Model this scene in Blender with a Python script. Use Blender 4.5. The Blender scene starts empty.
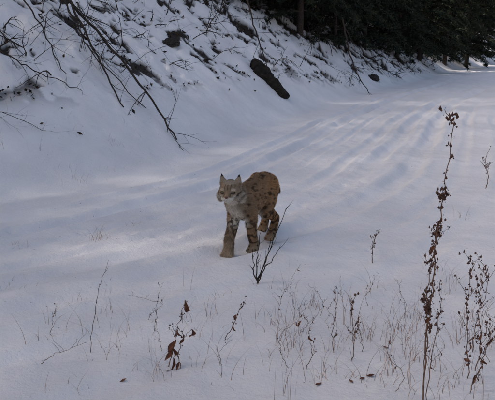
import bpy, math, random
import numpy as np
from mathutils import Vector
random.seed(7); rng=np.random.default_rng(7)
sc=bpy.context.scene
COL=sc.collection

# ---------------------------------------------------------------- helpers
def mesh_np(name,verts,faces_n,faces,mat=None,smooth=False,parent=None,cols=None):
    verts=np.asarray(verts,dtype=np.float32); faces=np.asarray(faces,dtype=np.int32).ravel()
    me=bpy.data.meshes.new(name); nf=len(faces)//faces_n
    me.vertices.add(len(verts)); me.vertices.foreach_set('co',verts.ravel())
    me.loops.add(len(faces)); me.loops.foreach_set('vertex_index',faces)
    me.polygons.add(nf); me.polygons.foreach_set('loop_start',np.arange(nf,dtype=np.int32)*faces_n)
    me.polygons.foreach_set('loop_total',np.full(nf,faces_n,dtype=np.int32))
    if smooth: me.polygons.foreach_set('use_smooth',np.ones(nf,dtype=bool))
    me.update(calc_edges=True); me.validate()
    if cols is not None:
        a=me.color_attributes.new('Col','FLOAT_COLOR','POINT')
        c=np.ones((len(verts),4),dtype=np.float32); c[:,:3]=cols
        a.data.foreach_set('color',c.ravel())
    if mat: me.materials.append(mat)
    ob=bpy.data.objects.new(name,me); COL.objects.link(ob)
    if parent: ob.parent=parent
    return ob

def empty(name,loc=(0,0,0)):
    e=bpy.data.objects.new(name,None); e.location=loc; COL.objects.link(e); return e

def _h(i,j,s):
    v=np.sin(i*127.1+j*311.7+s*74.7)*43758.5453
    return v-np.floor(v)
def vnoise(x,y,s=0):
    xi=np.floor(x); yi=np.floor(y); fx=x-xi; fy=y-yi
    fx=fx*fx*fx*(fx*(fx*6-15)+10); fy=fy*fy*fy*(fy*(fy*6-15)+10)
    a=_h(xi,yi,s);b=_h(xi+1,yi,s);c=_h(xi,yi+1,s);d=_h(xi+1,yi+1,s)
    return (a+(b-a)*fx)*(1-fy)+(c+(d-c)*fx)*fy
def fbm(x,y,s=0,o=4):
    r=0;a=.5;t=0
    for k in range(o):
        ca,sa=math.cos(k*.9+.4),math.sin(k*.9+.4)
        r=r+a*vnoise((x*ca-y*sa)*2**k+k*17.3,(x*sa+y*ca)*2**k-k*9.1,s+k);t+=a;a*=.5
    return r/t
def sstep(x,a,b):
    t=np.clip((x-a)/(b-a),0,1); return t*t*(3-2*t)

# ---------------------------------------------------------------- terrain
foot=[(-14,-60),(-12,-30),(-10.5,-8),(-9,0),(-6.8,3.2),(-4.4,4.3),(-2.45,5.77),(-1,7.5),(.4,10.7),(2.8,16.6),(7.2,25),(17.8,44),(50,80),(130,140)]
def catmull(P,n=5):
    P=np.array(P,float); out=[]
    for i in range(len(P)-1):
        p0=P[max(i-1,0)];p1=P[i];p2=P[i+1];p3=P[min(i+2,len(P)-1)]
        for k in range(n):
            t=k/n
            out.append(.5*((2*p1)+(-p0+p2)*t+(2*p0-5*p1+4*p2-p3)*t*t+(-p0+3*p1-3*p2+p3)*t**3))
    out.append(P[-1]); return np.array(out)
FP=catmull(foot,4)
def fdist(x,y):
    best=np.full(x.shape,1e9); sg=np.ones(x.shape)
    for i in range(len(FP)-1):
        ax,ay=FP[i];bx,by=FP[i+1];dx=bx-ax;dy=by-ay;L=dx*dx+dy*dy
        t=np.clip(((x-ax)*dx+(y-ay)*dy)/L,0,1)
        ex=x-ax-t*dx; ey=y-ay-t*dy; dd=ex*ex+ey*ey
        m=dd<best; best=np.where(m,dd,best); sg=np.where(m,np.sign(dx*(y-ay)-dy*(x-ax)),sg)
    return np.sqrt(best)*sg
prints=[]
hx,hy=-.454,-.891
for k in range(1,9):
    s=-.3+.33*k
    for sd in (-1,1):
        off=.08*sd; ss=s+(.16 if sd>0 else 0)
        prints.append((.04-hx*ss+.05*math.sin(k)+ .891*off, 4.42-hy*ss-.454*off,.035))
for k in range(16):
    prints.append((-2.2+.21*k+rng.normal()*.03, 4.95-.05*k+rng.normal()*.05,.032))
def bare_mask(x,y,d):
    n=fbm(x*1.5+3,y*1.5+9,21,5)
    n2=fbm(x*5,y*5,31,4)
    rr=sstep(x,-.2,4)
    start=1.6-.9*rr
    w=sstep(d,start,start+2.2)
    v=n*.55+n2*.45 + .075*w + .05*w*rr + .05*sstep(d,3,6)
    return sstep(v,.588,.628)*sstep(d,start-.5,start+.3)
def H(x,y,full=False):
    x=np.asarray(x,float);y=np.asarray(y,float)
    d=fdist(x,y)
    z=.04*np.where(y>5,(y-5),0)*sstep(y,4.5,8)
    z=np.where(y>60,z*0+.04*55*sstep(y,4.5,8)+.01*(y-60),z)
    dp=np.maximum(d,0)
    hb=np.where(dp<.5,.7*dp*dp,.7*(dp-.25))
    hb=np.where(dp>4.2,.7*3.95+.36*(dp-4.2),hb)
    cap=2.2+13*sstep(y,7,14)
    hb=np.minimum(hb,cap)
    z=z+hb
    lum=sstep(d,.2,2.5)
    z=z+lum*(.34*(fbm(x*.8,y*.8,3,3)-.5)+.20*(fbm(x*2.6,y*2.6,5,3)-.5)+.07*(fbm(x*8,y*8,6,2)-.5))
    z=z+.07*(fbm(x*.55,y*.55,8,3)-.5)+.020*(fbm(x*3.3,y*3.3,9,3)-.5)+.012*(fbm(x*11,y*11,10,3)-.5)
    s=-d+.20*(fbm(x*.35,y*.35,12,2)-.5)+.03*(fbm(x*2.2,y*2.2,13,2)-.5)
    far=1+.7*sstep(y,6,13)
    for c,w,dep in ((.62,.07,.034),(1.05,.10,.068),(1.5,.05,.024),(1.95,.07,.032),(2.3,.09,.048),(2.75,.11,.062),(3.3,.06,.022),(3.8,.08,.022)):
        q=np.abs((s-c)/w); g=1/(1+q**4); lip=np.exp(-((s-c-w*1.6)/(w*.55))**2)+np.exp(-((s-c+w*1.6)/(w*.55))**2)
        m=(.4+.8*sstep(fbm(x*.7,y*.7,int(c*10),3),.3,.7))*far
        z=z-g*dep*m*.8+lip*dep*.38*m*(.6+.8*fbm(x*3,y*3,18,2))
    rough=sstep(s,.3,.9)*(1-sstep(s,3.1,4.0))
    z=z+rough*(.022*(fbm(x*6,y*6,14,4)-.5))
    near=sstep(s,3.5,4.4)
    z=z+near*(.06*(fbm(x*1.7,y*1.7,16,3)-.5)+.016*(fbm(x*9,y*9,17,3)-.5))
    for px,py,pr in prints:
        r2=((x-px)**2+(y-py)**2)/(pr*pr)
        z=z-.024*np.exp(-r2)+.007*np.exp(-(np.sqrt(r2)-1.7)**2*3)
    b=bare_mask(x,y,d)
    z=z-.05*b*(.6+.8*vnoise(x*9,y*9,40))
    if full: return z,b,d
    return z
def hz(x,y): return float(H(np.array([x]),np.array([y]))[0])

def axis(lo,hi,step,lo2,hi2,grow):
    a=list(np.arange(lo,hi,step)); s=step;v=a[-1]
    while v<hi2: s*=grow; v+=s; a.append(v)
    s=step;v=a[0];b=[]
    while v>lo2: s*=grow; v-=s; b.append(v)
    return np.array(b[::-1]+a)
ax=axis(-4.2,5.5,.026,-260,260,1.045); ay=axis(1.9,10,.024,-160,400,1.018)
X,Y=np.meshgrid(ax,ay); Z,B,D=H(X,Y,True)
nx=len(ax);ny=len(ay)
idx=np.arange(nx*ny).reshape(ny,nx)
F=np.stack([idx[:-1,:-1],idx[:-1,1:],idx[1:,1:],idx[1:,:-1]],-1).reshape(-1,4)

def newmat(name):
    m=bpy.data.materials.new(name); m.use_nodes=True
    n=m.node_tree.nodes; l=m.node_tree.links
    return m,n,l,n['Principled BSDF']
m_snow,n,l,bs=newmat('snow')
bs.inputs['Roughness'].default_value=.62
bs.inputs['Specular IOR Level'].default_value=.2
tc=n.new('ShaderNodeTexCoord')
at=n.new('ShaderNodeAttribute'); at.attribute_name='bare'
nz=n.new('ShaderNodeTexNoise'); nz.inputs['Scale'].default_value=1.4; nz.inputs['Detail'].default_value=8
rs=n.new('ShaderNodeValToRGB'); rs.color_ramp.elements[0].position=.35; rs.color_ramp.elements[0].color=(.84,.805,.80,1)
rs.color_ramp.elements[1].position=.65; rs.color_ramp.elements[1].color=(.93,.895,.89,1)
nd=n.new('ShaderNodeTexNoise'); nd.inputs['Scale'].default_value=22; nd.inputs['Detail'].default_value=6
rd=n.new('ShaderNodeValToRGB'); rd.color_ramp.elements[0].position=.35; rd.color_ramp.elements[0].color=(.012,.010,.009,1)
rd.color_ramp.elements[1].position=.72; rd.color_ramp.elements[1].color=(.065,.045,.032,1)
mx=n.new('ShaderNodeMix'); mx.data_type='RGBA'
nf=n.new('ShaderNodeTexNoise'); nf.inputs['Scale'].default_value=34; nf.inputs['Detail'].default_value=3
rf=n.new('ShaderNodeValToRGB'); rf.color_ramp.elements[0].position=.72; rf.color_ramp.elements[0].color=(0,0,0,1); rf.color_ramp.elements[1].position=.76; rf.color_ramp.elements[1].color=(.6,.6,.6,1)
ad=n.new('ShaderNodeMath'); ad.operation='MAXIMUM'
for q in (nz,nd,nf): l.new(tc.outputs['Object'],q.inputs['Vector'])
l.new(nz.outputs['Fac'],rs.inputs['Fac']); l.new(nd.outputs['Fac'],rd.inputs['Fac']); l.new(nf.outputs['Fac'],rf.inputs['Fac'])
l.new(at.outputs['Fac'],ad.inputs[0]); l.new(rf.outputs['Color'],ad.inputs[1])
l.new(ad.outputs[0],mx.inputs['Factor']); l.new(rs.outputs['Color'],mx.inputs['A']); l.new(rd.outputs['Color'],mx.inputs['B'])
l.new(mx.outputs['Result'],bs.inputs['Base Color'])
nb=n.new('ShaderNodeTexNoise'); nb.inputs['Scale'].default_value=38; nb.inputs['Detail'].default_value=8; nb.inputs['Roughness'].default_value=.7
l.new(tc.outputs['Object'],nb.inputs['Vector'])
bp=n.new('ShaderNodeBump'); bp.inputs['Strength'].default_value=.8; bp.inputs['Distance'].default_value=.018
l.new(nb.outputs['Fac'],bp.inputs['Height']); l.new(bp.outputs['Normal'],bs.inputs['Normal'])
g=mesh_np('snowy_ground',np.stack([X,Y,Z],-1).reshape(-1,3),4,F,m_snow,True)
a=g.data.attributes.new('bare','FLOAT','POINT'); a.data.foreach_set('value',B.astype(np.float32).ravel())

def simplemat(name,c1,c2,scale=12,rough=.85,spec=.2,bump=0):
    m,n,l,bs=newmat(name); bs.inputs['Roughness'].default_value=rough; bs.inputs['Specular IOR Level'].default_value=spec
    tc=n.new('ShaderNodeTexCoord'); nz=n.new('ShaderNodeTexNoise'); nz.inputs['Scale'].default_value=scale; nz.inputs['Detail'].default_value=5
    r=n.new('ShaderNodeValToRGB'); r.color_ramp.elements[0].position=.35; r.color_ramp.elements[1].position=.65
    r.color_ramp.elements[0].color=(*c1,1); r.color_ramp.elements[1].color=(*c2,1)
    l.new(tc.outputs['Object'],nz.inputs['Vector']); l.new(nz.outputs['Fac'],r.inputs['Fac']); l.new(r.outputs['Color'],bs.inputs['Base Color'])
    if bump:
        b=n.new('ShaderNodeBump'); b.inputs['Distance'].default_value=bump; b.inputs['Strength'].default_value=.8
        l.new(nz.outputs['Fac'],b.inputs['Height']); l.new(b.outputs['Normal'],bs.inputs['Normal'])
    return m
m_bark=simplemat('bark',(.022,.016,.013),(.06,.045,.036),30,bump=.01)
m_needle=simplemat('needles',(.009,.016,.010),(.032,.040,.020),3,.7)
m_weed=simplemat('dry_weed_stem',(.09,.048,.034),(.20,.12,.08),40)
m_seed=simplemat('dry_seed_head',(.045,.020,.015),(.13,.065,.045),60)
m_rust=simplemat('rust_leaf',(.07,.025,.014),(.17,.07,.04),30)
m_grass=simplemat('dry_grass_blade',(.20,.10,.065),(.38,.23,.16),8)
m_log=simplemat('rotten_wood',(.008,.007,.006),(.03,.024,.018),9,bump=.03)
m_rock=simplemat('rock_face',(.015,.014,.013),(.06,.052,.045),5,bump=.03)

class Tubes:
    def __init__(s,sides=5): s.v=[];s.f=[];s.n=0;s.k=sides
    def add(s,P,R):
        P=np.asarray(P,float); n=len(P); k=s.k
        T=np.gradient(P,axis=0); T/=np.linalg.norm(T,axis=1)[:,None]+1e-9
        up=np.array([.31,.22,.93]); A=np.cross(T,up); A/=np.linalg.norm(A,axis=1)[:,None]+1e-9; Bv=np.cross(T,A)
        th=np.arange(k)*2*math.pi/k
        V=P[:,None]+np.asarray(R)[:,None,None]*(np.cos(th)[None,:,None]*A[:,None]+np.sin(th)[None,:,None]*Bv[:,None])
        s.v.append(V.reshape(-1,3))
        for i in range(n-1):
            for j in range(k):
                a=s.n+i*k+j;b=s.n+i*k+(j+1)%k
                s.f.append((a,b,b+k,a+k))
        s.n+=n*k
    def build(s,name,mat,parent=None):
        return mesh_np(name,np.concatenate(s.v),4,np.array(s.f),mat,True,parent)
def curve3(P,n=6):
    return catmull(P,n)
def twig(T,p,dirv,L,r,depth=0,wob=.18,droop=0):
    p=np.array(p,float); d=np.array(dirv,float); d/=np.linalg.norm(d)
    n=7; pts=[p.copy()]
    for i in range(n):
        d=d+rng.normal(size=3)*wob*.5+np.array([0,0,-droop]); d/=np.linalg.norm(d)
        p=p+d*L/n; pts.append(p.copy())
    T.add(pts,np.linspace(r,r*.3,n+1))
    if depth>0:
        for i in range(rng.integers(3,6)):
            k=rng.integers(1,n); dd=d+rng.normal(size=3)*.75
            twig(T,pts[k],dd,L*rng.uniform(.25,.55),r*.5,depth-1,wob,droop)
def fallen(name,path,r,nt,tl,depth=1):
    T=Tubes(6); P=[(x,y,hz(x,y)+o) for x,y,o in path]; P=curve3(P,6)
    P=P+rng.normal(size=P.shape)*.012
    R=np.linspace(r,r*.35,len(P)); T.add(P,R)
    t=P[-1]-P[0]; t/=np.linalg.norm(t)
    for i in range(nt):
        k=rng.integers(2,len(P)); d=t*.6+rng.normal(size=3)*.55+np.array([0,0,.12])
        twig(T,P[k],d,tl*rng.uniform(.4,1),R[k]*.45,depth)
    return T.build(name,m_bark)
fallen('fallen_branch',[(-3.9,11.2,.7),(-3.1,10.2,.45),(-2.2,9.5,.3),(-1.5,8.95,.18),(-1.0,8.5,.03)],.03,16,.9)
fallen('fallen_branch',[(-3.4,10.6,.65),(-2.9,9.9,.5),(-2.45,9.3,.35),(-2.1,8.9,.2),(-1.75,8.45,.03)],.024,14,.8)
fallen('fallen_branch',[(-3.5,10.6,.5),(-3.0,9.9,.4),(-2.6,9.4,.3),(-2.3,9.1,.15),(-1.5,8.75,.05)],.018,12,.8)
fallen('fallen_branch',[(-3.7,7.9,.25),(-3.1,7.75,.2),(-2.7,7.95,.15),(-2.25,8.2,.04)],.012,9,.5)
fallen('fallen_branch',[(-3.9,9.4,.5),(-3.3,9.1,.4),(-2.9,8.8,.25),(-2.5,8.3,.03)],.016,12,.7)
fallen('fallen_branch',[(-3.4,6.7,.15),(-2.9,6.9,.12),(-2.4,7.1,.03)],.007,6,.4)
fallen('fallen_branch',[(-3.9,8.6,.3),(-3.5,8.3,.25),(-3.0,8.2,.05)],.014,10,.6)
fallen('fallen_branch',[(.0,15.5,1.3),(.15,15.0,.9),(.4,14.4,.45),(.55,13.8,.05)],.022,7,.7)
fallen('fallen_branch',[(3.0,19.5,1.6),(3.1,18.9,1.0),(3.3,18.3,.5),(3.6,17.9,.05)],.03,10,1.2)

T=Tubes(4)
cnt=0
while cnt<560:
    x=rng.uniform(-7,14); y=rng.uniform(7.5,34)
    d=float(fdist(np.array([x]),np.array([y]))[0])
    lim=1.7-1.0*min(1,max(0,(x+.2)/4))
    if d<.35 or d>9 or (d<lim and rng.random()<.93): continue
    z=hz(x,y)-.02
    sm_=.5 if d<lim else 1
    L=rng.uniform(.25,1.0)*(1+.25*(y>15))*sm_; dv=(rng.normal()*.6+.2,rng.normal()*.6-.4,rng.uniform(-.05,.8)+.4*(sm_<1))
    twig(T,(x,y,z),dv,L,rng.uniform(.004,.011)*(1+y/40)*sm_,1,.25,.03); cnt+=1
T.build('bare_brush',m_bark)

def blob(name,loc,scale,rot,mat,seed,amp=.25,sub=4):
    import bmesh
    bm=bmesh.new(); bmesh.ops.create_icosphere(bm,subdivisions=sub,radius=1)
    from mathutils import noise
    for v in bm.verts:
        nn=noise.fractal(v.co*1.3+Vector((seed*3.1,seed,0)),1,2,4)+.5*noise.noise(v.co*3.7+Vector((seed,0,0)))
        v.co*=1+amp*nn
    me=bpy.data.meshes.new(name); bm.to_mesh(me); bm.free()
    me.materials.append(mat)
    ob=bpy.data.objects.new(name,me); COL.objects.link(ob); ob.location=loc; ob.scale=scale; ob.rotation_euler=rot
    return ob
T=Tubes(16)
P=curve3([(.15,14.4,hz(.15,14.4)+.10),(.35,14.2,hz(.35,14.2)+.12),(.6,13.95,hz(.6,13.95)+.09),(.85,13.7,hz(.85,13.7)-.04)],7)
P=P+rng.normal(size=P.shape)*.012
rr=np.array([.05]+list(.15+.03*np.sin(np.linspace(0,7,len(P)-2))+.012*rng.normal(size=len(P)-2))+[.04])
T.add(P,rr)
for k in range(12):
    twig(T,P[rng.integers(1,len(P)-1)],rng.normal(size=3)+np.array([0,0,.6]),rng.uniform(.15,.45),.014,0)
T.build('rotten_log',m_log)
for i,(x,y,s) in enumerate([(-1.5,12.2,.16),(4.4,21.4,.25)]):
    blob('rock',(x,y,hz(x,y)),(s*1.2,s*.8,s*.5),(.3,rng.uniform(-.4,.4),rng.uniform(0,3)),m_rock,i+1,.45)

N=80000
lx=rng.uniform(-7,16,N); ly=rng.uniform(6.5,36,N)
lzz,lb,ld=H(lx,ly,True)
keep=(lb>.25)|((ld>.8)&(rng.random(N)<.012)); lx,ly,lzz=lx[keep],ly[keep],lzz[keep]; n_=len(lx)
sz=rng.uniform(.015,.050,n_)
a1=rng.normal(size=(n_,3)); a1/=np.linalg.norm(a1,axis=1)[:,None]; a2=rng.normal(size=(n_,3)); a2=np.cross(a1,a2); a2/=np.linalg.norm(a2,axis=1)[:,None]
C=np.stack([lx,ly,lzz+.015+.03*rng.random(n_)],-1)
V=np.stack([C-a1*sz[:,None],C+a2*sz[:,None]*.5,C+a1*sz[:,None],C-a2*sz[:,None]*.5],1).reshape(-1,3)
m_litter=simplemat('leaf_litter_brown',(.014,.010,.008),(.07,.045,.028),1.5)
mesh_np('leaf_litter',V,4,np.arange(4*n_),m_litter)

# ---------------------------------------------------------------- conifers
def conifer_data(seed,Ht,R0,low=.9):
    r=np.random.default_rng(seed)
    T=Tubes(7)
    hgt=np.linspace(0,Ht,10); T.add(np.stack([.05*np.sin(hgt*.7),.05*np.cos(hgt*.5),hgt-.3],-1),np.linspace(.13,.02,10)*(Ht/9))
    tv=[]
    z=low
    while z<Ht-.2:
        f=1-z/Ht
        for k in range(r.integers(4,7)):
            az=r.uniform(0,2*math.pi); L=(R0*f**.75+.15)*r.uniform(.6,1.15)
            o=np.array([0,0,z+r.uniform(-.1,.1)]); hd=np.array([math.cos(az),math.sin(az),0]); sd=np.array([-hd[1],hd[0],0])
            t=np.linspace(0,1,9); dr=r.uniform(.25,.6)
            pts=o+hd*(t*L)[:,None]+np.array([0,0,1])*(.10*L*np.sin(t*2.2)-dr*L*t**1.7)[:,None]
            T.add(pts[::2],np.linspace(.018,.004,5)*(.5+f))
            m=int(8+L*18)
            ts=r.uniform(.12,1,m)
            for side in (-1,1):
                base=o+hd*(ts*L)[:,None]+np.array([0,0,1])*(.10*L*np.sin(ts*2.2)-dr*L*ts**1.7)[:,None]
                wl=(.42*(1-ts)+.13)*r.uniform(.6,1.2,m)*min(1,L)
                dirv=sd*side*.8+hd*.6+np.array([0,0,-.35])+r.normal(size=(m,3))*.22
                dirv/=np.linalg.norm(dirv,axis=1)[:,None]
                for q in range(4):
                    c=base+dirv*(wl*(q/4))[:,None]
                    d2=dirv+r.normal(size=(m,3))*.45; d2/=np.linalg.norm(d2,axis=1)[:,None]
                    ln=r.uniform(.09,.19,m)[:,None]; wd=np.cross(d2,r.normal(size=(m,3))); wd/=np.linalg.norm(wd,axis=1)[:,None]; wd*=r.uniform(.012,.028,m)[:,None]
                    tv.append(np.stack([c-wd,c+wd,c+d2*ln],1).reshape(-1,3))
        z+=r.uniform(.17,.30)
    return T,np.concatenate(tv)
variants=[]
for sd,Ht,R0,lo in ((1,8.5,2.2,.6),(2,10,2.4,.9),(3,6.5,1.9,.4)):
    T,tv=conifer_data(sd,Ht,R0,lo)
    tm=T.build('tmp',m_bark); fm=mesh_np('tmp2',tv,3,np.arange(len(tv)),m_needle)
    variants.append((tm.data,fm.data)); bpy.data.objects.remove(tm); bpy.data.objects.remove(fm)
def conifer(x,y,v,s=1,sink=0):
    e=empty('conifer_tree',(x,y,hz(x,y)-sink)); e.scale=(s,s,s*rng.uniform(.95,1.15)); e.rotation_euler=(rng.normal()*.03,rng.normal()*.03,rng.uniform(0,6.28))
    for nm,dt in zip(('trunk','foliage'),variants[v]):
        o=bpy.data.objects.new(nm,dt); o.parent=e; COL.objects.link(o)
spots=[(-1.8,18.8),(-.5,19.9),(.9,22.0),(2.3,23.8),(3.8,26.1),(5.6,28.6),(7.8,32.0),(10.3,36.0),(13.2,40.2),(16.4,46),(20.4,53),
 (-3.1,20.5),(-1.6,23.5),(.4,26.5),(3,31),(6,36.5),(10,43),(15,51),(24,62),(-5,17.5),(-6.5,21),(-8,16),(-10,20),(-3,29),
 (28,64),(34,70),(40,80),(-8.8,12.8),(1.8,20.8),(4.7,24.9),(8.8,31.3),(13.8,38.6),(3.2,22.2),(6.8,27.8),(11.4,35.4),(16.6,43.9)]
for i,(x,y) in enumerate(spots): conifer(x,y,i%3,rng.uniform(.85,1.15))
for i in range(5):
    conifer(20+rng.uniform(0,10),-14+i*9+rng.uniform(-1,1),i%3,rng.uniform(.9,1.3))
EL=math.radians(36); AZ=math.radians(8)
S=np.array([-math.cos(EL)*math.cos(AZ),-math.cos(EL)*math.sin(AZ),math.sin(EL)])
gapc=np.array([-.90,4.22,0.02])
sideh=np.array([math.sin(AZ),-math.cos(AZ),0]); upp=np.cross(S,sideh)
def shade_stand(name,n,x0,x1,y0,y1,h0,h):  # unseen leaf mass added out of frame to shade the ground
    c=np.stack([rng.uniform(x0,x1,n),rng.uniform(y0,y1,n),np.zeros(n)],-1)
    gz=H(c[:,0],c[:,1]); c[:,2]=gz+h0+(h-h0)*rng.random(n)
    rel=c-gapc; a_=(rel@sideh)/.19; b_=(rel@upp)/.30
    c=c[(a_*a_+b_*b_>1)|(rng.random(n)<.12)]; n=len(c)  # leaves thinned along the sun ray to let a sunlit strip through
    a=rng.normal(size=(n,3)); a/=np.linalg.norm(a,axis=1)[:,None]; b=np.cross(a,rng.normal(size=(n,3))); b/=np.linalg.norm(b,axis=1)[:,None]
    V=np.stack([c-a*.10,c+a*.10,c+b*.22],1).reshape(-1,3)
    f=mesh_np('foliage',V,3,np.arange(3*n),m_needle)  # loose leaf triangles that do the sun blocking
    e=empty(name); f.parent=e
    T=Tubes(7)
    for k in range(int((y1-y0)*.5)):
        x=rng.uniform(x0,x1);y=rng.uniform(y0,y1); z=hz(x,y)
        if abs((y-gapc[1])-(x-gapc[0])*math.tan(AZ))<.6: continue
        T.add([(x,y,z-.2),(x+.05,y,z+h*.5),(x,y,z+h)],[.12,.08,.03])
    T.build('blocker_trunks',m_bark,e)
shade_stand('added_sun_blocker',42000,-14,-10.5,-9,9,.3,12)  # added off-frame on the left to block the sun over the near road
shade_stand('added_sun_blocker',28000,-13,-7.5,9,26,.3,11)  # second added blocker, shading the farther road

# ---------------------------------------------------------------- weeds
def weed(name,base,pts,r=.003,branches=0,bl=.12,seeds=0,seed_from=.35,ss=.008,leaves=0,ls=.03,mat=None):
    r=r*.8; seeds=int(seeds*1.6); ss=ss*.68
    bx,by=base; bz=hz(bx,by)-.01
    P=curve3([(bx+a,by+b,bz+c) for a,b,c in pts],6); P[1:-1]+=rng.normal(size=P[1:-1].shape)*.003
    e=empty(name,(0,0,0)); T=Tubes(5); T.add(P,np.linspace(r,r*.4,len(P)))
    anch=[]; n=len(P)
    for i in range(branches):
        k=rng.integers(int(n*.3),n-1); az=rng.uniform(0,6.28); L=bl*rng.uniform(.5,1.1)
        d=np.array([math.cos(az)*.6,math.sin(az)*.4,.8]); q=P[k]+np.outer(np.linspace(0,1,5)**.9,d*L)+rng.normal(size=(5,3))*.003
        q[0]=P[k]; T.add(q,np.linspace(r*.6,r*.25,5)); anch+=[q[j] for j in range(1,5)]
    T.build('stems',mat or m_weed,e)
    if seeds:
        V=[];Fs=[];c0=0
        for i in range(seeds):
            if anch and rng.random()<.6: c=anch[rng.integers(len(anch))]
            else:
                k=rng.integers(int(n*seed_from),n); c=P[k]
            c=c+rng.normal(size=3)*ss*1.2
            s=ss*rng.uniform(.3,1.2); o=np.array([[s,0,0],[0,s,0],[-s,0,0],[0,-s,0],[0,0,s*1.8],[0,0,-s]])*rng.uniform(.4,1.4,(6,3))+c
            V.append(o)
            for q in ((0,1,4),(1,2,4),(2,3,4),(3,0,4),(1,0,5),(2,1,5),(3,2,5),(0,3,5)): Fs.append([c0+j for j in q])
            c0+=6
        mesh_np('seed_heads',np.concatenate(V),3,np.array(Fs),m_seed,True,e)
    if leaves:
        V=[];Fs=[];c0=0
        for i in range(leaves):
            k=rng.integers(int(n*.25),n); c=P[k]; az=rng.uniform(0,6.28); d=np.array([math.cos(az)*.45,math.sin(az)*.45,-.85]); d/=np.linalg.norm(d)
            sd=np.cross(d,[math.cos(az*2),1,.2]); sd/=np.linalg.norm(sd); nn=np.cross(d,sd); L=ls*rng.uniform(.5,1.2); cr=rng.uniform(2,6)
            rows=7
            for q in range(rows):
                t=q/(rows-1); w=L*.20*math.sin(math.pi*min(.97,t*.9+.06))*rng.uniform(.7,1.2); cc=c+d*L*t+nn*L*.22*math.sin(t*cr+i)
                V.append(np.array([cc-sd*w+nn*w*.9,cc,cc+sd*w*.8+nn*w*.7]))
                if q<rows-1:
                    b=c0+q*3; Fs+=[(b,b+1,b+4,b+3),(b+1,b+2,b+5,b+4)]
            c0+=rows*3
        mesh_np('leaves',np.concatenate(V),4,np.array(Fs),m_rust,True,e)
    return e
weed('dry_weed',(.705,2.17),[(0,0,0),(-.003,0,.26),(.006,0,.467),(.010,0,.70),(.03,0,.90),(.042,0,1.137)],.0045,7,.06,130,.3,.0085,5,.035)
weed('dry_weed',(.73,2.25),[(0,0,0),(.0,0,.2),(-.01,0,.4),(.0,0,.6),(.01,0,.70)],.0034,9,.07,110,.35,.0085,3,.035)
weed('dry_weed',(.70,2.12),[(0,0,0),(.01,0,.2),(.03,0,.4),(.02,0,.52)],.0025,5,.07,36,.4,.006)
e=empty('twiggy_shrub'); T=Tubes(5); bx,by=.058,3.47; bz=hz(bx,by)-.01
for tip,mid in (((.185,0,.50),(.07,0,.22)),((.09,.03,.30),(.05,.01,.15)),((-.03,.0,.24),(-.02,0,.11)),((.14,-.05,.26),(.06,-.02,.12)),((.02,.0,.33),(.0,0,.16))):
    P=curve3([(bx,by,bz),(bx+mid[0],by+mid[1],bz+mid[2]),(bx+tip[0],by+tip[1],bz+tip[2])],7); P[1:]+=rng.normal(size=P[1:].shape)*.004
    T.add(P,np.linspace(.0048,.0014,len(P)))
    for k in range(4): twig(T,P[rng.integers(4,len(P)-1)],(rng.normal()*.6,rng.normal()*.5,.8),rng.uniform(.04,.11),.0017,0)
T.build('branches',m_bark,e)
weed('dry_weed',(.85,3.88),[(0,0,0),(-.005,0,.1),(.01,0,.17),(.02,0,.24)],.004,4,.05,30,.3,.008)
weed('dry_weed',(-.36,2.5),[(0,0,0),(.02,0,.1),(.05,0,.22),(.085,0,.335)],.003,4,.07,16,.4,.006,8,.06)
weed('dry_weed',(-.30,2.48),[(0,0,0),(-.01,0,.07),(.01,0,.15),(.05,0,.2)],.003,3,.07,8,.4,.006,4,.05)
weed('dry_weed',(-.745,2.607),[(0,0,0),(.02,0,.15),(.06,0,.33),(.11,0,.47)],.0022,2,.05,3,.7,.005)
weed('dry_weed',(-.48,2.83),[(0,0,0),(.02,0,.1),(.03,0,.2),(.06,0,.27)],.002,3,.06,6,.5,.005)
weed('dry_weed',(.47,2.48),[(0,0,0),(.01,0,.12),(-.01,0,.25),(.015,0,.33)],.003,5,.08,24,.3,.007)
weed('dry_weed',(.40,2.55),[(0,0,0),(-.01,0,.1),(.005,0,.22),(-.01,0,.31)],.0026,4,.08,12,.4,.006)
weed('dry_weed',(.26,2.42),[(0,0,0),(.02,0,.1),(.01,0,.2),(.03,0,.25)],.0022,3,.08,8,.4,.006,2,.03)
weed('dry_weed',(-.12,2.75),[(0,0,0),(.04,0,.06),(.07,0,.14),(.10,0,.19)],.003,3,.06,12,.4,.006,2,.04)
weed('dry_weed',(.95,2.33),[(0,0,0),(-.02,0,.15),(-.035,0,.35),(-.03,0,.54)],.003,7,.10,46,.3,.008,4,.04)
weed('dry_weed',(1.0,2.4),[(0,0,0),(.01,0,.15),(-.01,0,.35),(.01,0,.50)],.003,7,.10,42,.3,.008,5,.04)
weed('dry_weed',(.90,2.2),[(0,0,0),(.03,0,.1),(.05,0,.2),(.08,0,.3)],.003,5,.09,26,.3,.008,5,.045)
weed('dry_weed',(1.06,2.6),[(0,0,0),(.01,0,.15),(.04,0,.3),(.03,0,.42)],.0026,5,.09,22,.3,.007,2,.03)
weed('dry_weed',(2.6,6.4),[(0,0,0),(.02,0,.15),(-.03,0,.3),(.02,0,.46)],.006,6,.14,26,.3,.010)
weed('dry_weed',(2.72,6.2),[(0,0,0),(.02,0,.15),(.0,0,.3),(.06,0,.4)],.005,5,.12,20,.3,.010)
weed('dry_weed',(1.45,4.4),[(0,0,0),(.02,0,.05),(.05,0,.1),(.09,0,.13)],.003,3,.05,8,.4,.006)
weed('dry_weed',(-1.0,2.8),[(0,0,0),(.02,0,.07),(.03,0,.13),(.05,0,.18)],.002,3,.08,3,.4,.004)
weed('dry_weed',(-.95,2.5),[(0,0,0),(.05,0,.04),(.12,0,.07),(.22,0,.11)],.002,4,.10,3,.2,.004)
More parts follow.
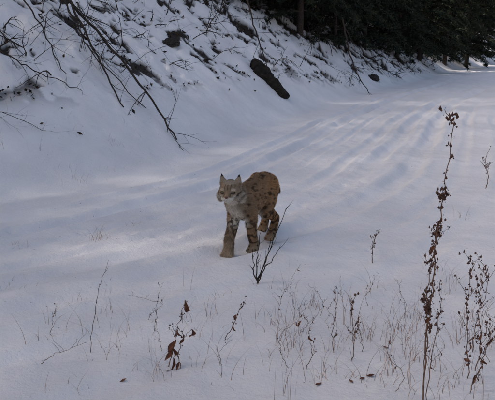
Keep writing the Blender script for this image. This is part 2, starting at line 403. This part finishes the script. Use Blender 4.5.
weed('dry_weed',(.16,2.9),[(0,0,0),(.0,0,.08),(.02,0,.17),(.05,0,.22)],.002,3,.06,6,.4,.005)
for i in range(20):
    x=rng.uniform(-.6,1.3) if i<6 else rng.uniform(.15,1.3);y=rng.uniform(2.2,3.1); h=rng.uniform(.1,.26)
    weed('dry_weed',(x,y),[(0,0,0),(rng.normal()*.02,0,h*.35),(rng.normal()*.03,0,h*.7),(rng.normal()*.05,0,h)],.0018,3,.06,3,.5,.005,int(rng.random()<.3)*2,.025)

V=[];Fs=[];c0=0
def blade(x,y,h,lean,az,w=.0013):
    global c0
    z=hz(x,y)-.01; t=np.linspace(0,1,6); dx=math.cos(az)*lean;dy=math.sin(az)*lean
    P=np.stack([x+dx*t**2,y+dy*t**2,z+h*t*(1-.25*t*lean/max(h,.01))],-1)
    pw=rng.uniform(0,3.14); sv=np.array([math.cos(pw)*w,math.sin(pw)*w*.5,0]);ww=(1-t*.8)[:,None]
    V.append(np.stack([P-sv*ww,P+sv*ww],1).reshape(-1,3))
    for q in range(5): b=c0+2*q; Fs.append((b,b+1,b+3,b+2))
    c0+=12
def tuft(x,y,n,h,sp=.04):
    for i in range(n): blade(x+rng.normal()*sp,y+rng.normal()*sp,h*rng.uniform(.4,1.1),h*rng.uniform(.1,.9),rng.uniform(0,6.28))
for x,y,n,h in ((-1.17,4.5,26,.12),(-1.12,4.45,8,.16),(-1.9,6.6,10,.16),(.35,3.1,16,.16),(-.2,2.95,10,.14),(.55,2.7,20,.2),(.2,2.6,18,.18),(-.6,2.75,10,.2),(.9,2.9,16,.2),(1.1,3.3,14,.18),(-1.0,3.3,6,.12),(.75,2.5,20,.22),(1.25,3.7,10,.15),(.16,3.35,8,.12),(-.38,2.4,14,.2),(1.9,5.1,8,.14),(-1.75,4.35,14,.07),(-.95,4.9,10,.06),(.65,2.35,16,.2),(.3,2.35,14,.16),(1.05,2.7,14,.2)): tuft(x,y,n,h)
for i in range(70):
    y=rng.uniform(2.15,3.7); x=rng.uniform(-.5,.5)*y*.95+.2; tuft(x,y,rng.integers(2,7),rng.uniform(.06,.2),.05)
for i in range(40):
    y=rng.uniform(2.15,3.0); x=rng.uniform(.1,1.3); tuft(x,y,rng.integers(4,11),rng.uniform(.1,.24),.04)
for i in range(30):
    y=rng.uniform(6.5,8.2); x=rng.uniform(-3.2,-1.4); tuft(x,y,rng.integers(2,6),rng.uniform(.08,.2),.06)
mesh_np('dry_grass',np.concatenate(V),4,np.array(Fs),m_grass,True)
V=[];c0=0
for x,y in ((.49,2.33),(.53,2.35),(-.54,2.36),(.3,2.3),(.44,2.31),(-.36,2.46),(1.0,2.5),(.65,2.6)):
    z=hz(x,y)+.006; a=rng.uniform(0,6.28); L=rng.uniform(.012,.024)
    u=np.array([math.cos(a),math.sin(a),rng.uniform(-.1,.5)])*L; v=np.array([-math.sin(a),math.cos(a),rng.uniform(-.1,.5)])*L*.5; c=np.array([x,y,z])
    V+= [c-u,c+v,c+u,c-v]
mesh_np('fallen_leaves',np.array(V),4,np.arange(len(V)),m_rust)

# ---------------------------------------------------------------- bobcat
import bmesh
from mathutils import Matrix
cat=empty('bobcat')
bmc=bmesh.new()
def ell(c,r):
    M=Matrix.Translation(c)@Matrix.Diagonal((*r,1))
    bmesh.ops.create_icosphere(bmc,subdivisions=3,radius=1,matrix=M)
def chain(pts,step=.012):
    for a,b in zip(pts[:-1],pts[1:]):
        a=np.array(a);b=np.array(b); n=max(2,int(np.linalg.norm((b-a)[:3])/step))
        for i in range(n+1):
            p=a+(b-a)*i/n; ell(tuple(p[:3]),tuple(p[3:]))
chain([(-.31,0,.378,.055,.066,.078),(-.265,0,.386,.072,.090,.102),(-.19,0,.384,.08,.098,.108),(-.10,0,.370,.08,.096,.112),(-.0,0,.360,.08,.097,.116),(.08,0,.358,.08,.097,.120),(.14,0,.372,.070,.085,.112),(.19,0,.394,.056,.072,.086)],.02)
chain([(.16,0,.415,.064,.074,.080),(.21,0,.445,.058,.069,.072),(.255,0,.472,.055,.068,.068)],.015)
ell((.285,0,.503),(.068,.072,.060))
ell((.272,0,.53),(.05,.054,.040))
for s in (-1,1):
    ell((.277,s*.056,.468),(.040,.036,.044)); ell((.268,s*.070,.452),(.027,.026,.036))
    ell((.322,s*.034,.523),(.020,.02,.010)); ell((.325,s*.045,.490),(.020,.018,.014))
    ell((.352,s*.018,.473),(.029,.023,.020))
    chain([(.262,s*.047,.538,.016,.030,.022),(.258,s*.053,.562,.011,.022,.017),(.254,s*.058,.583,.007,.013,.013),(.252,s*.060,.597,.005,.006,.008)],.006)
chain([(.31,0,.512,.03,.030,.026),(.342,0,.497,.022,.019,.018),(.364,0,.487,.014,.014,.013)],.01)
ell((.350,0,.455),(.024,.022,.014)); ell((.32,0,.468),(.035,.038,.028))
def fleg(s,fx,wx=-.02):
    y=s*.056
    chain([(.125,s*.056,.375,.056,.044,.072),(.095,s*.064,.29,.049,.043,.056),(.5*(.08+fx+wx),y,.20,.038,.037,.042),(fx+wx-.004,y,.115,.032,.032,.032),(fx-.016,y,.055,.029,.032,.029),(fx,y,.031,.036,.039,.027)],.014)
    for t in (-1.5,-.5,.5,1.5): ell((fx+.035-abs(t)*.005,y+t*.0172,.019),(.022,.0118,.018))
def hleg(s,fx,kx,kz,hkx,hkz):
    y=s*.062
    chain([(-.235,s*.052,.385,.088,.057,.100),(.5*(kx-.235),s*.067,.325,.080,.051,.086),(kx,s*.069,kz,.054,.043,.056),(.5*(kx+hkx),y,.5*(kz+hkz)+.005,.040,.035,.040),(hkx,y,hkz,.029,.027,.032),(.55*hkx+.45*fx,y,.075,.028,.029,.029),(fx-.01,y,.036,.033,.034,.029),(fx,y,.029,.036,.038,.025)],.014)
    for t in (-1.5,-.5,.5,1.5): ell((fx+.035-abs(t)*.005,y+t*.0168,.018),(.022,.0118,.017))
fleg(-1,.225,-.025); fleg(1,.06,.012)
hleg(1,-.21,-.125,.25,-.305,.138); hleg(-1,-.34,-.21,.24,-.41,.138)
chain([(-.345,0,.41,.03,.03,.03),(-.395,.012,.38,.024,.024,.026),(-.425,.02,.335,.021,.021,.025),(-.435,.024,.305,.017,.017,.02)],.01)
me=bpy.data.meshes.new('cat_raw'); bmc.to_mesh(me); bmc.free()
raw=bpy.data.objects.new('raw',me); COL.objects.link(raw)
md=raw.modifiers.new('r','REMESH'); md.mode='VOXEL'; md.voxel_size=.0045
sm=raw.modifiers.new('s','SMOOTH'); sm.factor=.5; sm.iterations=6
dg=bpy.context.evaluated_depsgraph_get(); ev=raw.evaluated_get(dg); bm_me=bpy.data.meshes.new_from_object(ev)
bpy.data.objects.remove(raw)
nv=len(bm_me.vertices); co=np.zeros(nv*3,dtype=np.float32); bm_me.vertices.foreach_get('co',co); co=co.reshape(-1,3).astype(float)
bm_me.calc_loop_triangles(); nt=len(bm_me.loop_triangles); tri=np.zeros(nt*3,dtype=np.int32); bm_me.loop_triangles.foreach_get('vertices',tri); tri=tri.reshape(-1,3)
YAW=math.radians(12); PIT=math.radians(5); HS=.97
def bend(p):
    p=np.array(p,float); sh=p.shape; p=p.reshape(-1,3)
    w=sstep(p[:,0],.17,.27)*sstep(p[:,2],.36,.44)
    k=1-(1-HS)*sstep(p[:,0],.20,.27)*sstep(p[:,2],.40,.45)
    px=.27+(p[:,0]-.27)*k; py=p[:,1]*k; pz=.50+(p[:,2]-.50)*k
    a=YAW*w; ox,oz=.20,.45
    x=px-ox; z=pz-oz; b=PIT*w
    x2=x*np.cos(b)+z*np.sin(b); z2=-x*np.sin(b)+z*np.cos(b)
    y=py
    return np.stack([ox+x2*np.cos(a)-y*np.sin(a),x2*np.sin(a)+y*np.cos(a),oz+z2],-1).reshape(sh)

def n3(p,sc,seed):
    return (vnoise(p[:,0]*sc+p[:,2]*sc*.37,p[:,2]*sc-p[:,1]*sc*.41,seed)+vnoise(p[:,1]*sc+11,p[:,0]*sc*.9+p[:,2]*sc*.3,seed+3))*.5
sp=co[rng.integers(0,nv,560)]; spr=rng.uniform(.45,1.12,560)
def spotd(p):
    out=np.full(len(p),9.)
    for q,r in zip(sp,spr):
        dq=p-q; out=np.minimum(out,np.sqrt(dq[:,0]**2*.6+dq[:,1]**2+dq[:,2]**2*1.1)/r)
    return out
def coat(p):
    x,y,z=p[:,0],p[:,1],p[:,2]; n=len(p)
    mixf=lambda c,d,t: c*(1-t)[:,None]+np.array(d)*t[:,None]
    c=np.tile(np.array([.30,.185,.105]),(n,1))
    c=mixf(c,(.40,.215,.098),sstep(-x,.0,.25)*.85)
    c=mixf(c,(.16,.11,.072),sstep(z,.43,.49)*(x<.2)*.65)
    c=mixf(c,(.30,.23,.165),sstep(x,.08,.24)*.8)
    trunk_under=(1-sstep(z,.25,.30))*(1-sstep(np.abs(y),.045,.08))*sstep(z,.18,.23)
    c=mixf(c,(.64,.59,.51),trunk_under)
    c=mixf(c,(.64,.59,.51),(1-sstep(np.abs(y),.02,.06))*sstep(x,.12,.19)*(1-sstep(z,.41,.47))*sstep(z,.25,.31)*.8)
    c=mixf(c,(.42,.33,.23),(1-sstep(z,.03,.12))*.6)
    nn=n3(p,34,4)
    body=1-sstep(x,.17,.24)
    spd=spotd(p)
    c=mixf(c,(.05,.032,.021),(1-sstep(spd+.013*(nn-.5),.0075,.013))*body*.85)
    bars=np.sin(z*125+nn*9+x*20+n3(p,12,9)*7)
    c=mixf(c,(.04,.026,.018),sstep(bars,.2,.7)*(1-sstep(z,.22,.29))*sstep(z,.05,.07)*body*.85)
    c=c*(.68+.64*n3(p,75,7))[:,None]
    hd=sstep(x,.235,.26)*sstep(z,.40,.42)
    muz=sstep(x,.330,.347)*(1-sstep(z,.478,.488)); c=mixf(c,(.68,.64,.58),muz*.85)
    thr=hd*(1-sstep(z,.425,.45)); c=mixf(c,(.64,.60,.53),thr*.75)
    ck=hd*sstep(np.abs(y),.03,.055)*(1-sstep(z,.485,.50)); c=mixf(c,(.46,.41,.34),ck*.6)
    nose=(1-sstep(np.sqrt((x-.35)**2+(y*1.3)**2+(z-.502)**2),.014,.028)); c=mixf(c,(.30,.20,.13),nose*.7)
    for s in (-1,1):
        for zz,k in ((.526,.55),(.486,.6)):
            r=np.sqrt((x-.335)**2+((y-s*.038)*.7)**2+((z-zz)*1.6)**2)
            c=mixf(c,(.56,.50,.43),(1-sstep(r,.008,.018))*k)
        r=np.sqrt((x-.338)**2+((y-s*.034)*.75)**2+((z-.506)*1.4)**2)
        c=mixf(c,(.02,.014,.01),(1-sstep(r,.011,.016)))
        c=mixf(c,(.05,.035,.025),(1-sstep(np.abs(y-s*.020),.002,.006))*sstep(x,.33,.34)*sstep(z,.485,.49)*(1-sstep(z,.508,.514))*.7)
    rb=sstep(np.sin((np.abs(y)*.9-(z-.47)*.9)*170+nn*2),.35,.75)*hd*sstep(np.abs(y),.042,.052)*(1-sstep(z,.495,.505))*sstep(z,.43,.44)
    c=mixf(c,(.035,.025,.02),rb*.85)
    fh=sstep(np.sin(y*330+nn*3),.3,.8)*sstep(z,.52,.53)*(np.abs(y)<.035)*sstep(x,.25,.26); c=mixf(c,(.06,.04,.028),fh*.6)
    ear=(z>.553)
    c=mixf(c,(.02,.016,.013),ear*(1-sstep(x,.252,.258))*.95)
    c=mixf(c,(.34,.29,.23),ear*sstep(x,.256,.262)*.8); c=mixf(c,(.015,.012,.010),sstep(z,.586,.594))
    tip=(x<-.40)&(z<.355)&(z>.285)&(np.abs(y)<.05)
    c=mixf(c,(.02,.015,.012),tip*.8)
    return np.clip(c,.004,.8)
def attrmat(name,rough,k=1.0):
    m,n,l,bs=newmat(name); bs.inputs['Roughness'].default_value=rough; bs.inputs['Specular IOR Level'].default_value=.15
    a=n.new('ShaderNodeAttribute'); a.attribute_name='Col'
    nz=n.new('ShaderNodeTexNoise'); nz.inputs['Scale'].default_value=160; tc=n.new('ShaderNodeTexCoord'); l.new(tc.outputs['Object'],nz.inputs['Vector'])
    mr=n.new('ShaderNodeMapRange'); mr.inputs['To Min'].default_value=.7*k; mr.inputs['To Max'].default_value=1.3*k; l.new(nz.outputs['Fac'],mr.inputs['Value'])
    vm=n.new('ShaderNodeVectorMath'); vm.operation='SCALE'; l.new(a.outputs['Color'],vm.inputs[0]); l.new(mr.outputs['Result'],vm.inputs['Scale'])
    l.new(vm.outputs['Vector'],bs.inputs['Base Color']); return m
m_skin=attrmat('bobcat_coat',.9,.8); m_fur=attrmat('bobcat_fur',.75)
body=mesh_np('body',bend(co),3,tri,m_skin,True,cat,coat(co))
A=co[tri[:,0]];Bq=co[tri[:,1]];Cq=co[tri[:,2]]; nrm=np.cross(Bq-A,Cq-A); ar=np.linalg.norm(nrm,axis=1); nrm/=ar[:,None]+1e-12
N=150000; ti=rng.choice(nt,N,p=ar/ar.sum()); u=rng.random(N);v=rng.random(N); fl=u+v>1; u[fl]=1-u[fl];v[fl]=1-v[fl]
P=A[ti]+(Bq-A)[ti]*u[:,None]+(Cq-A)[ti]*v[:,None]; Nn=nrm[ti]
x,y,z=P[:,0],P[:,1],P[:,2]
flow=np.tile(np.array([-1.,0,-.35]),(N,1))
leg=(1-sstep(z,.20,.28)); flow=flow*(1-leg)[:,None]+np.array([-.1,0,-1.])*leg[:,None]
hd=sstep(x,.235,.27)*sstep(z,.40,.43); flowh=np.stack([-np.ones(N)*.8,np.sign(y)*.35,-.5*(z<.50)+.3*(z>.5)],-1); flow=flow*(1-hd)[:,None]+flowh*hd[:,None]
ear=(z>.553); flow[ear]=np.array([0,0,1.])
flow=flow-Nn*(flow*Nn).sum(1)[:,None]; flow/=np.linalg.norm(flow,axis=1)[:,None]+1e-6
dirv=flow+Nn*.32+rng.normal(size=(N,3))*.18; dirv/=np.linalg.norm(dirv,axis=1)[:,None]
ln=.017*np.ones(N); ln=np.where(leg>.5,.009,ln); ln=np.where(z<.05,.005,ln)
ln=ln*(1-hd)+.008*hd; ln=np.where((hd>.5)&(x>.315),.004,ln); ln=np.where((hd>.5)&(np.abs(y)>.055)&(z<.49),.018,ln)
ln=np.where((x>.18)&(hd<.5)&(z<.42),.020,ln)
ln=np.where((z<.29)&(z>.20)&(np.abs(y)<.07)&(x<.1)&(x>-.15),.026,ln)
ln=np.where(ear,.004,ln)
for s in (-1,1):
    ln=np.where(np.sqrt((x-.345)**2+(y-s*.034)**2+(z-.506)**2)<.012,.0015,ln)
ln=ln*rng.uniform(.6,1.3,N)
cc=coat(P)*rng.uniform(.75,1.3,N)[:,None]
wd=np.cross(dirv,rng.normal(size=(N,3))); wd/=np.linalg.norm(wd,axis=1)[:,None]; wd*=.0009
Vf=np.stack([P-wd,P+wd,P+dirv*ln[:,None]],1).reshape(-1,3)
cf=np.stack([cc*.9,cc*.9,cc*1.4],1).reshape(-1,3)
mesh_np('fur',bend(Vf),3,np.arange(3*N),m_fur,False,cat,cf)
T=Tubes(3)
for s in (-1,1):
    for k in range(8):
        p=np.array([.252,s*.060,.594]); d=np.array([rng.normal()*.15,s*.15+rng.normal()*.12,1]); T.add(bend([p,p+d*.006,p+d*.012]),[.0007,.0005,.0002])
T.build('ear_tufts',simplemat('tuft_black',(.01,.009,.008),(.015,.013,.012)),cat)
T=Tubes(3)
for s in (-1,1):
    for k in range(7):
        p=np.array([.352,s*.028,.474+.003*k-.006]); d=np.array([-.1,s*1.,-.25+.06*k]); T.add(bend([p,p+d*.03,p+d*.055+np.array([-.01,0,-.012])]),[.0004,.0003,.0001])
T.build('whiskers',simplemat('whisker_white',(.6,.58,.55),(.7,.68,.65)),cat)
def uv(name,c,r,mat,scale=(1,1,1)):
    c=bend([c])[0]
    bm=bmesh.new(); bmesh.ops.create_uvsphere(bm,u_segments=20,v_segments=14,radius=r); me=bpy.data.meshes.new(name); bm.to_mesh(me); bm.free()
    me.polygons.foreach_set('use_smooth',[True]*len(me.polygons)); me.materials.append(mat); o=bpy.data.objects.new(name,me); o.location=c; o.scale=scale; o.rotation_euler=(0,0,YAW); o.parent=cat; COL.objects.link(o)
m_eye=simplemat('eye_amber',(.08,.05,.02),(.14,.09,.03),50,.1,.6); m_pup=simplemat('pupil_black',(.003,.003,.003),(.005,.005,.005),5,.1,.6); m_nose=simplemat('nose_leather',(.09,.035,.03),(.13,.05,.045),60,.5)
for s in (-1,1):
    uv('eye',(.3375,s*.034,.506),.0095,m_eye,(1,1,.85)); uv('pupil',(.3445,s*.0355,.506),.0048,m_pup)
uv('nose',(.377,0,.486),.009,m_nose,(.8,1.15,.8))
th=math.atan2(hy,hx); SC=1.08; ox,oy=.02,4.35
def wpos(lx,ly): return ox+SC*(lx*hx-ly*hy), oy+SC*(lx*hy+ly*hx)
gf=[hz(*wpos(.24,-.058)),hz(*wpos(.075,.058))]; gh=[hz(*wpos(-.2,.064)),hz(*wpos(-.33,-.064))]
zf=sum(gf)/2; zh=sum(gh)/2; xf=.16*SC; xh=-.27*SC
pt=math.atan2(zf-zh,xf-xh); z0=zf-(zf-zh)/(xf-xh)*xf
cat.rotation_euler=(0,-pt,th); cat.scale=(SC,)*3
cat.location=(ox,oy,z0-.004)

# ---------------------------------------------------------------- light, sky, camera
w=bpy.data.worlds.new('World'); sc.world=w; w.use_nodes=True; wn=w.node_tree.nodes; wl=w.node_tree.links
sky=wn.new('ShaderNodeTexSky'); sky.sky_type='NISHITA'; sky.sun_disc=False; sky.sun_elevation=EL
sky.sun_rotation=math.atan2(S[0],S[1])
sky.air_density=1; sky.dust_density=6; sky.ozone_density=.8
wl.new(sky.outputs[0],wn['Background'].inputs['Color']); wn['Background'].inputs['Strength'].default_value=.19
sl=bpy.data.lights.new('sun','SUN'); sl.energy=4.8; sl.angle=math.radians(2.2); sl.color=(1,.92,.86)
so=bpy.data.objects.new('sun',sl); COL.objects.link(so); so.rotation_euler=Vector(S).to_track_quat('Z','Y').to_euler(); so.location=(-10,0,10)
cam=bpy.data.cameras.new('camera'); co_=bpy.data.objects.new('camera',cam); COL.objects.link(co_)
co_.location=(0,0,1.3); co_.rotation_euler=(math.radians(90-12.4),0,0); cam.lens=43.4; cam.sensor_width=36; cam.clip_end=1500; cam.clip_start=.05
sc.camera=co_
sc.view_settings.view_transform='Standard'; sc.view_settings.look='None'; sc.view_settings.exposure=0
